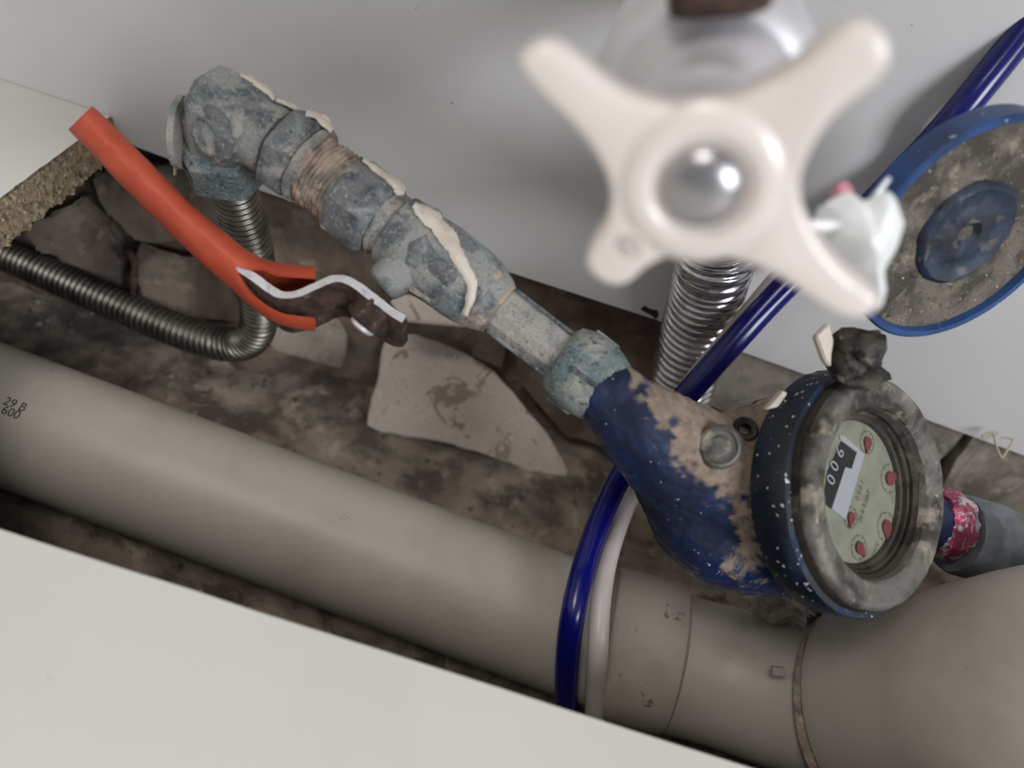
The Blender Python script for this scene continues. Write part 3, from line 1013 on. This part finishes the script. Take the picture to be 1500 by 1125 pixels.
# adjusting screw and seal lug on the casting
sn = dirc(-.12, .18, .97)
sc_ = onbody(1052, 655)[0] - sn * .0095
obj('screw_boss', lathe(sc_, sn, [(0, .0080), (.0115, .0078), (.0132, .0070), (.0136, .0060), (.0128, .0052), (.0126, .0036), (.0132, .0028), (.0130, .0004)], 32, rough=.0005), M['bezel'], meter)
lg = onbody(1090, 630)[0] + sn * .0030
obj('seal_lug', lathe(lg - sn * .008, sn, [(0, .0046), (.0075, .0046), (.0085, .0038), (.0078, .0022), (.0030, .0018)], 20, rough=.0006, capb=True), M['hinge'], meter)
# navy lid band
obj('lid_band', lathe(FC, mn_, [(-.0215, .0405), (-.0215, .0440), (-.0200, .0448), (-.0085, .0448), (-.0070, .0442), (-.0066, .0420), (-.0100, .0408)], 96, rough=.0003, capb=False), M['band'], meter)
tag(obj('paint_chip', slab([P(1122, 600, .2495), P(1147, 572, .2495), P(1154, 576, .2495), P(1140, 596, .2495)], FW * .004, .0003), M['white_paint'], meter), 'white paint chip')
# bezel: outer side and dusty front ring
obj('bezel_side', lathe(FC, mn_, [(-.0130, .0400), (-.0105, .0418), (-.0060, .0418), (-.0035, .0412)], 96, rough=.0003, capa=False, capb=False), M['bezel_dark'], meter)
bz = [(-.0038, .0412), (-.0020, .0410), (-.0006, .0398), (0, .0384), (-.0006, .0362), (-.0010, .0335), (-.0012, .0320), (-.0022, .0308), (-.0050, .0304)]
obj('bezel', lathe(FC, mn_, bz, 96, rough=.0004, rs=120, capa=False, capb=False), M['bezel'], meter)
obj('inner_ring', lathe(FC, mn_, [(-.0045, .0306), (-.0056, .0296), (-.0062, .0290), (-.0074, .0290), (-.0078, .0278), (-.0092, .0274), (-.0096, .0262), (-.0112, .0258)], 96, capa=False, capb=False), M['bezel_dark'], meter)  # dark colour stands in for shadow inside the dial recess
DZ = -.0112
DC = FC + mn_ * DZ
obj('dial', lathe(DC, mn_, [(-.002, .0262), (0, .0262), (0, .0005)], 72), M['dial'], meter)
obj('dial_glass', lathe(FC + mn_ * -.0068, mn_, [(0, .0288), (0, .014), (0, .001)], 72, capa=False), M['glass'], meter)
du = dirc(.30, .95, .05)
du = (du - mn_ * du.dot(mn_)).normalized()      # the way the counter is read


def D(px, py, lift=0.0):
    return hit(px, py, DC + mn_ * lift, mn_)


def dplate(name, pts, th, m, parent):
    return obj(name, slab([D(x, y) for x, y in pts], mn_ * th, 0), m, parent, smooth=False)


dial_obj = bpy.data.objects['dial']
dplate('counter_window', [(1232, 646), (1253, 663), (1246, 687), (1237, 684), (1216, 745), (1205, 735), (1212, 690)], .0003, M['black'], dial_obj)
dplate('counter_frame', [(1228, 637), (1235, 639), (1265, 665), (1237, 761), (1217, 745), (1237, 684), (1246, 687), (1254, 662), (1230, 645)], .00045, M['white'], dial_obj)


def dtext(s, size, px, py, lift, ux, uy, parent, m, name):
    c = D(px, py, lift)
    e = D(px + ux * 10, py + uy * 10, lift)
    xx = (e - c).normalized()
    yy = mn_.cross(xx)
    vs, fs = text_geo(s, size)
    return obj(name, ([c + xx * v.x + yy * v.y for v in vs], fs), m, parent, smooth=False)


for s, x, y in (('6', 1231, 663), ('0', 1223, 683), ('0', 1218, 703)):
    dtext(s, .0066, x, y, .0006, .35, -1, dial_obj, M['white'], 'counter_digit')
dtext('0 0.0 1', .0030, 1260, 718, .0002, .3, -1, dial_obj, M['grey_print'], 'dial_lettering')
dtext('N 0 0.0AF', .0030, 1267, 741, .0002, .3, -1, dial_obj, M['grey_print'], 'dial_lettering')
dtext('GNV', .0030, 1283, 806, .0002, .3, -1, dial_obj, M['grey_print'], 'dial_lettering')
for cx_, cy_, ax_, ay_, rr in ((1270, 648, -.1, 1, .0044), (1303, 701, .9, -.6, .0056), (1298, 772, .05, 1, .0056), (1258, 802, .5, .9, .0046), (1246, 758, -.1, .6, .0040)):
    c = D(cx_, cy_, .0001)
    uu, vv = frame(mn_, UP)
    g = []
    rv, rf = [], []
    for q in range(40):
        an = 2 * PI * q / 40
        for r_ in (rr, rr - .00022):
            rv.append(c + (uu * math.cos(an) + vv * math.sin(an)) * r_ + mn_ * .0001)
    for q in range(40):
        rf.append((q * 2, q * 2 + 1, (q * 2 + 3) % 80, (q * 2 + 2) % 80))
    g.append((rv, rf))
    for q in range(10):
        an = 2 * PI * q / 10
        dd_ = uu * math.cos(an) + vv * math.sin(an)
        t_ = mn_.cross(dd_)
        b_ = c + dd_ * (rr - .0012) + mn_ * .0001
        g.append(([b_ - t_ * .00012, b_ + t_ * .00012, b_ + t_ * .00012 + dd_ * .0008, b_ - t_ * .00012 + dd_ * .0008], [(0, 1, 2, 3)]))
    obj('scale_ring', join(*g), M['grey_print'], dial_obj, smooth=False)
    e = D(cx_ + ax_ * 10, cy_ + ay_ * 10, .0001)
    dr = (e - c).normalized()
    sd = mn_.cross(dr)
    out = []
    for q in range(20):
        an = PI / 2 + PI * .9 * (q / 19 - .5) * 1.5 + PI / 2
        out.append(c + (dr * math.cos(an) + sd * math.sin(an)) * rr * .48)
    out += [c + dr * rr * .75 - sd * rr * .12, c + dr * rr * .95 - sd * rr * .1, c + dr * rr * .95 + sd * rr * .1, c + dr * rr * .75 + sd * rr * .12]
    obj('pointer', slab([p + mn_ * .0007 for p in out], -mn_ * .0004, 0), M['red'], dial_obj, smooth=False)
# outlet: threaded end behind the bezel
oa, ob = P(1310, 750, .314), P(1400, 778, .319)
obj('outlet', lathe(oa, ob - oa, [(0, .0130), (.012, .0128), (.020, .0125)], 32), M['navy'], meter)

# hinged lid thrown open
lid = thing('meter_lid', P(1262, 520, .25), 'open blue meter lid with grimy inside above the dial', 'lid')
ln = dirc(.25, -.60, .76)
LCn = P(1420, 345, .25)
LR = .0402
obj('shell', lathe(LCn, ln, [(-.0115, .001), (-.0115, .033), (-.0106, LR - .001), (-.0092, LR + .0006), (0, LR + .0008), (.0008, LR), (.0006, LR - .0020), (-.0025, LR - .0026)], 96), M['lid_blue'], lid)
obj('lid_lining', lathe(LCn, ln, [(-.0022, LR - .0018), (-.0020, .0372), (-.0028, .0358), (-.0030, .0290), (-.0032, .0185), (-.0026, .0170), (-.0034, .0150), (-.0034, .001)], 96, rough=.0007, rs=130), M['lid_in'], lid)
obj('lid_boss', lathe(LCn, ln, [(-.0034, 0.0192), (-.0008, 0.0182), (.0002, 0.0168), (-.0010, 0.0142), (-.0012, 0.0108), (-.0004, 0.0096), (-.0004, 0.0048), (-.0020, 0.0036), (-.0030, 0.0012)], 48, rough=.0012, rs=150), M['lid_boss'], lid)
# hinge knuckle
ha, hb = P(1222, 505, .252), P(1288, 512, .252)
hinge = obj('hinge', join(lathe(ha, hb - ha, [(0, .0045), (.002, .0062), (.006, .0068), (.012, .0064), (.0155, .0050)], 20, rough=.0016, rs=200), slab(rugged([P(1236, 500, .248), P(1292, 480, .249), P(1286, 530, .250), P(1270, 546, .251), P(1228, 546, .251), P(1222, 520, .249)], .004, .0012), FW * .007, .0008, .0006), lump(P(1262, 516, .246), .0066, 5, .5, 3), lump(P(1246, 532, .247), .0052, 8, .5, 3), lump(P(1258, 547, .252), .0062, 11, .5, 3, (1.6, 1.2, .7))), M['hinge'], lid, angle=60)
tag(obj('paint_flake', slab(rugged([P(1195, 492, .245), P(1215, 472, .245), P(1222, 500, .245), P(1218, 538, .246), P(1208, 528, .246)], .004, .0006), FW * .004, .0005), M['white_paint'], lid), 'white paint flake on the hinge')

# outlet coupling with crumpled foil tape
oc = thing('outlet_coupling', P(1440, 850, .34), 'grey metal coupling with pink foil tape behind the dial', 'pipe fitting')
fa, fb_ = P(1362, 762, .318), P(1402, 775, .320)
obj('foil_tape', lathe(fa, fb_ - fa, [(0, .0136), (.0025, .0150), (.006, .0153), (.009, .0150), (.012, .0140)], 40, rough=.0018, rs=260), M['foil_pink'], oc)
ga, gb = P(1396, 780, .320), P(1480, 804, .325)
obj('sleeve', lathe(ga, gb - ga, [(0, .0110), (.0006, .0165), (.003, .0176), (.018, .0176), (.024, .0168), (.0275, .0140), (.029, .0105)], 40, rough=.0004), M['zinc'], oc)
obj('pipe', lathe(gb, gb - ga, [(-.004, .0105), (.05, .0105), (.16, .0105)], 28), M['navy'], oc)

# mortar lump between meter and drain bend
ml = join(lump(P(1160, 880, .334), .0075, 3, .6, 4, (1.3, 1, .8), 2.2), lump(P(1156, 886, .345), .0085, 2, .6, 4, (1.3, 1, .8), 2.2), lump(P(1182, 884, .345), .0065, 4, .6, 4, (1, 1, 1), 2.2), lump(P(1128, 890, .35), .0075, 6, .5, 4, (1.4, 1, .6), 2.2), lump(P(1208, 897, .345), .0045, 9, .4, 3, (1.2, 1, .7)))
tag(obj('mortar_lump', ml, M['tile_grey'], angle=60), 'pale crumbly mortar lump under the meter, on the drain bend', 'mortar')

# ------------------------------------------------------------------ hoses
HC0 = P(1030, 268, .122)              # centre of the near valve's handle
bh = [pt(1700, -220, .28, .0062), pt(1560, -40, .285, .0062), pt(1490, 58, .29, .0062), pt(1400, 170, .30, .0062), pt(1330, 246, .32, .0062), pt(1240, 336, .332, .0061), pt(1150, 420, .338, .0060), pt(1070, 506, .341, .0059), pt(1000, 585, .346, .0058), pt(940, 655, .352, .0058), pt(905, 705, .352, .0057), pt(872, 780, .343, .0055), pt(850, 850, .328, .0055), pt(836, 920, .322, .0055), pt(830, 990, .335, .0055), pt(830, 1060, .365, .0055)]
tag(obj('blue_hose', tube(bh, 20, 160), M['blue_hose'], angle=180), 'thick dark blue plastic hose running behind the meter', 'hose')
wh = [pt(1340, 180, .362, .0048), pt(1240, 290, .356, .0048), pt(1140, 408, .354, .0048), pt(1085, 474, .354, .0048), pt(1000, 580, .364, .0048), pt(945, 680, .368, .0048), pt(916, 742, .366, .0048), pt(892, 812, .343, .0046), pt(880, 880, .328, .0046), pt(876, 950, .322, .0046), pt(872, 1010, .336, .0046), pt(870, 1080, .36, .0046)]
tag(obj('white_hose', tube(wh, 18, 150), M['white_hose'], angle=180), 'thin white plastic hose beside the dark blue hose', 'hose')
VB = HC0 + V((.010, .062, -.012))
fh = [(VB.x, VB.y, VB.z, .0110), (VB.x + .001, VB.y + .012, VB.z - .024, .0130), pt(1056, 320, .315, .0170), pt(1044, 394, .352, .0176), pt(1030, 450, .376, .0178), pt(1014, 505, .400, .0178), pt(1000, 560, .422, .0178), pt(990, 620, .445, .0178)]


def foilr(s):
    return 1 + .085 * abs(math.cos(PI * s / .0052)) ** 5 - .04


tag(obj('foil_duct_hose', tube(fh, 64, 600, foilr, rough=.0004, rs=90), M['foil'], angle=180), 'shiny ribbed metal hose going down from the valve', 'hose')

# ------------------------------------------------------------------ near valve with cross handle
Hn = V((0, -1, 0))
HC = P(1030, 268, .122)
HCn = dirc(-.19, -.58, .79)
valve = thing('stop_valve', HC + V((0, .08, -.03)), 'satin grey stop valve with large off-white cross handle, nearest the camera', 'valve')
ho = [(756, 90), (764, 76), (782, 66), (806, 66), (832, 82), (873, 115), (914, 141), (963, 155), (1016, 158), (1065, 149), (1118, 126), (1159, 104), (1195, 76), (1228, 48), (1262, 34), (1290, 44), (1306, 70), (1302, 102), (1276, 130), (1237, 160), (1209, 190), (1188, 225), (1174, 262), (1176, 303), (1194, 346), (1218, 382), (1252, 415), (1282, 434), (1288, 452), (1272, 466), (1246, 470), (1214, 458), (1180, 436), (1143, 411), (1098, 390), (1053, 380), (1012, 376), (971, 382), (942, 398), (922, 416), (897, 421), (872, 410), (857, 388), (868, 360), (884, 335), (892, 305), (892, 278), (880, 245), (858, 210), (830, 178), (791, 140), (766, 112)]
hp = [hit(x, y, HC, HCn) for x, y in ho]
sp, _ = spline([tuple(p) for p in hp + [hp[0]]], 140)
hp = [V(q) for q in sp[:-1]]
cen = sum(hp, V()) / len(hp)
TH = .0085
lay = [(0.0, 0.0012), (.0004, .0004), (.0012, 0), (TH - .0012, 0), (TH - .0004, .0004), (TH, .0012)]
vs, fs = [], []
nh = len(hp)
for dz, ins in lay:
    for i, p in enumerate(hp):
        t = (hp[(i + 1) % nh] - hp[i - 1]).normalized()
        inn = t.cross(HCn).normalized()
        if i == 0 and dz == 0:
            sgn = 1 if inn.dot(cen - p) > 0 else -1
            # decide by turning sense of the outline
        vs.append(p - HCn * dz + inn * ins)
area2 = sum(((hp[i] - cen).cross(hp[(i + 1) % nh] - cen)).dot(HCn) for i in range(nh))
if area2 > 0:
    vs = []
    for dz, ins in lay:
        for i, p in enumerate(hp):
            t = (hp[(i + 1) % nh] - hp[i - 1]).normalized()
            vs.append(p - HCn * dz - t.cross(HCn).normalized() * ins)
for j in range(len(lay) - 1):
    for i in range(nh):
        fs.append((j * nh + i, j * nh + (i + 1) % nh, (j + 1) * nh + (i + 1) % nh, (j + 1) * nh + i))
fs.append(tuple(range(nh)))
fs.append(tuple((len(lay) - 1) * nh + i for i in range(nh)))
hnd = obj('cross_handle', (vs, fs), M['handle'], valve, angle=50)
tag(hnd, 'off-white four-armed cross handle')
hub = P(1028, 277, .122)
hub = hub + HCn * (HC - hub).dot(HCn)
obj('hub_ring', lathe(hub, HCn, [(-.0010, .0140), (-.0001, .0136), (.0006, .0124), (.0011, .0108), (.0012, .0094), (.0008, .0083), (-.0006, .0074)], 56, capb=False), M['handle'], hnd)
obj('screw_cap', lathe(hub, HCn, [(-.0010, .0072), (.0004, .0069), (.0018, .0058), (.0027, .0040), (.0031, .0016), (.0032, .0002)], 48), M['chrome_dull'], hnd)
obj('size_mark', lathe(hit(918, 362, HC, HCn), HCn, [(-.0002, .0036), (.0003, .0034), (.0003, .0026), (0, .0024), (0, .0002)], 32), M['handle'], hnd)
# stem, bonnet, body running back to the wall
B0 = HC - HCn * TH
ydir = V((0, 1, 0))
obj('stem', lathe(B0, ydir, [(-.002, .0060), (.012, .0060)], 24), M['chrome_soft'], valve)
obj('bonnet', lathe(B0 + ydir * .010, ydir, [(0, .008), (.003, .013), (.012, .0145), (.018, .0180), (.024, .0190)], 40), M['chrome_soft'], valve)
obj('body', lathe(B0 + ydir * .030, ydir, [(0, .0180), (.003, .0225), (.006, .0240), (.040, .0240), (.046, .0215), (.052, .0130), (.16, .0130)], 56), M['chrome_soft'], valve)
tag(obj('inlet_nut', hexnut(P(985, -22, .134), P(1125, -30, .134), .0062, 6, .2), M['rust'], valve, angle=30), 'dark nut at the top')
obj('wall_flange', lathe(V((B0.x, -.012, B0.z)), ydir, [(0, .0135), (.002, .024), (.008, .032), (.0118, .0330)], 56), M['chrome_soft'], valve)

# crumpled white plastic wrap hanging on the valve
wp = [(1206, 300), (1240, 282), (1262, 296), (1300, 282), (1326, 322), (1318, 360), (1298, 400), (1292, 452), (1262, 430), (1226, 392), (1204, 345)]
rp, _ = spline([tuple(P(x, y, .166)) for x, y in wp + [wp[0]]], 61)
rp = [V(q) for q in rp[:-1]]
cpt = P(1262, 366, .160)
NR = 9
vs, fs = [], []
for layer in (0.0, .0022):
    for q in range(NR):
        f = 1 - q / NR
        for i, p in enumerate(rp):
            c = cpt.lerp(p, f)
            h = -.006 * (1 - f * f) + .0035 * fb(c, 60, 2) + .0012 * abs(fb(c, 170, 2))
            vs.append(c + FW * (h + layer * (1 + f)))
    vs.append(cpt + FW * (-.006 + layer))
n_ = len(rp)
off = NR * n_ + 1
for b_ in (0, off):
    for q in range(NR - 1):
        for i in range(n_):
            fs.append((b_ + q * n_ + i, b_ + q * n_ + (i + 1) % n_, b_ + (q + 1) * n_ + (i + 1) % n_, b_ + (q + 1) * n_ + i))
    for i in range(n_):
        fs.append((b_ + (NR - 1) * n_ + i, b_ + (NR - 1) * n_ + (i + 1) % n_, b_ + NR * n_))
for i in range(n_):
    fs.append((i, (i + 1) % n_, off + (i + 1) % n_, off + i))
g = (vs, fs)
wr = thing('plastic_wrap', P(1262, 440, .17), 'crumpled shiny white plastic wrap beside the cross handle', 'wrapper')
obj('film', g, M['wrap'], wr, smooth=True, angle=25)
obj('pink_print', lathe(P(1236, 280, .166), dirc(.3, .2, .9), [(-.002, .0020), (.0006, .0020), (.0008, .0005)], 14, rough=.0004), M['pink'], wr)
obj('tie', tube([pt(1250, 330, .163, .0012), pt(1200, 330, .160, .0011), pt(1120, 320, .155, .0011), (B0.x, B0.y + .016, B0.z - .004, .0011)], 8, 24), M['wrap'], wr)
obj('tail_strip', slab([P(1272, 296, .168), P(1280, 300, .168), P(1305, 262, .170), P(1302, 259, .170)], FW * .0012, 0), M['wrap'], wr, smooth=False)

# ------------------------------------------------------------------ little things
fb1 = [pt(270, 214, .30, .0005), pt(263, 224, .302, .0006), pt(258, 240, .306, .0007), pt(256, 256, .309, .0006)]
tag(obj('straw_fibre', tube(fb1, 8, 20), M['straw']), 'short pale fibre hanging below the elbow plate', 'fibre')
wz = [pt(1438, 640, .395, .00055), pt(1454, 634, .395, .00055), pt(1459, 652, .393, .00055), pt(1467, 670, .391, .0006), pt(1475, 660, .392, .0006), pt(1483, 644, .394, .0005), pt(1466, 641, .396, .0005)]
tag(obj('bent_wire', tube(wz, 8, 60), M['straw']), 'thin zigzag wire end at the panel edge right of the dial', 'wire')
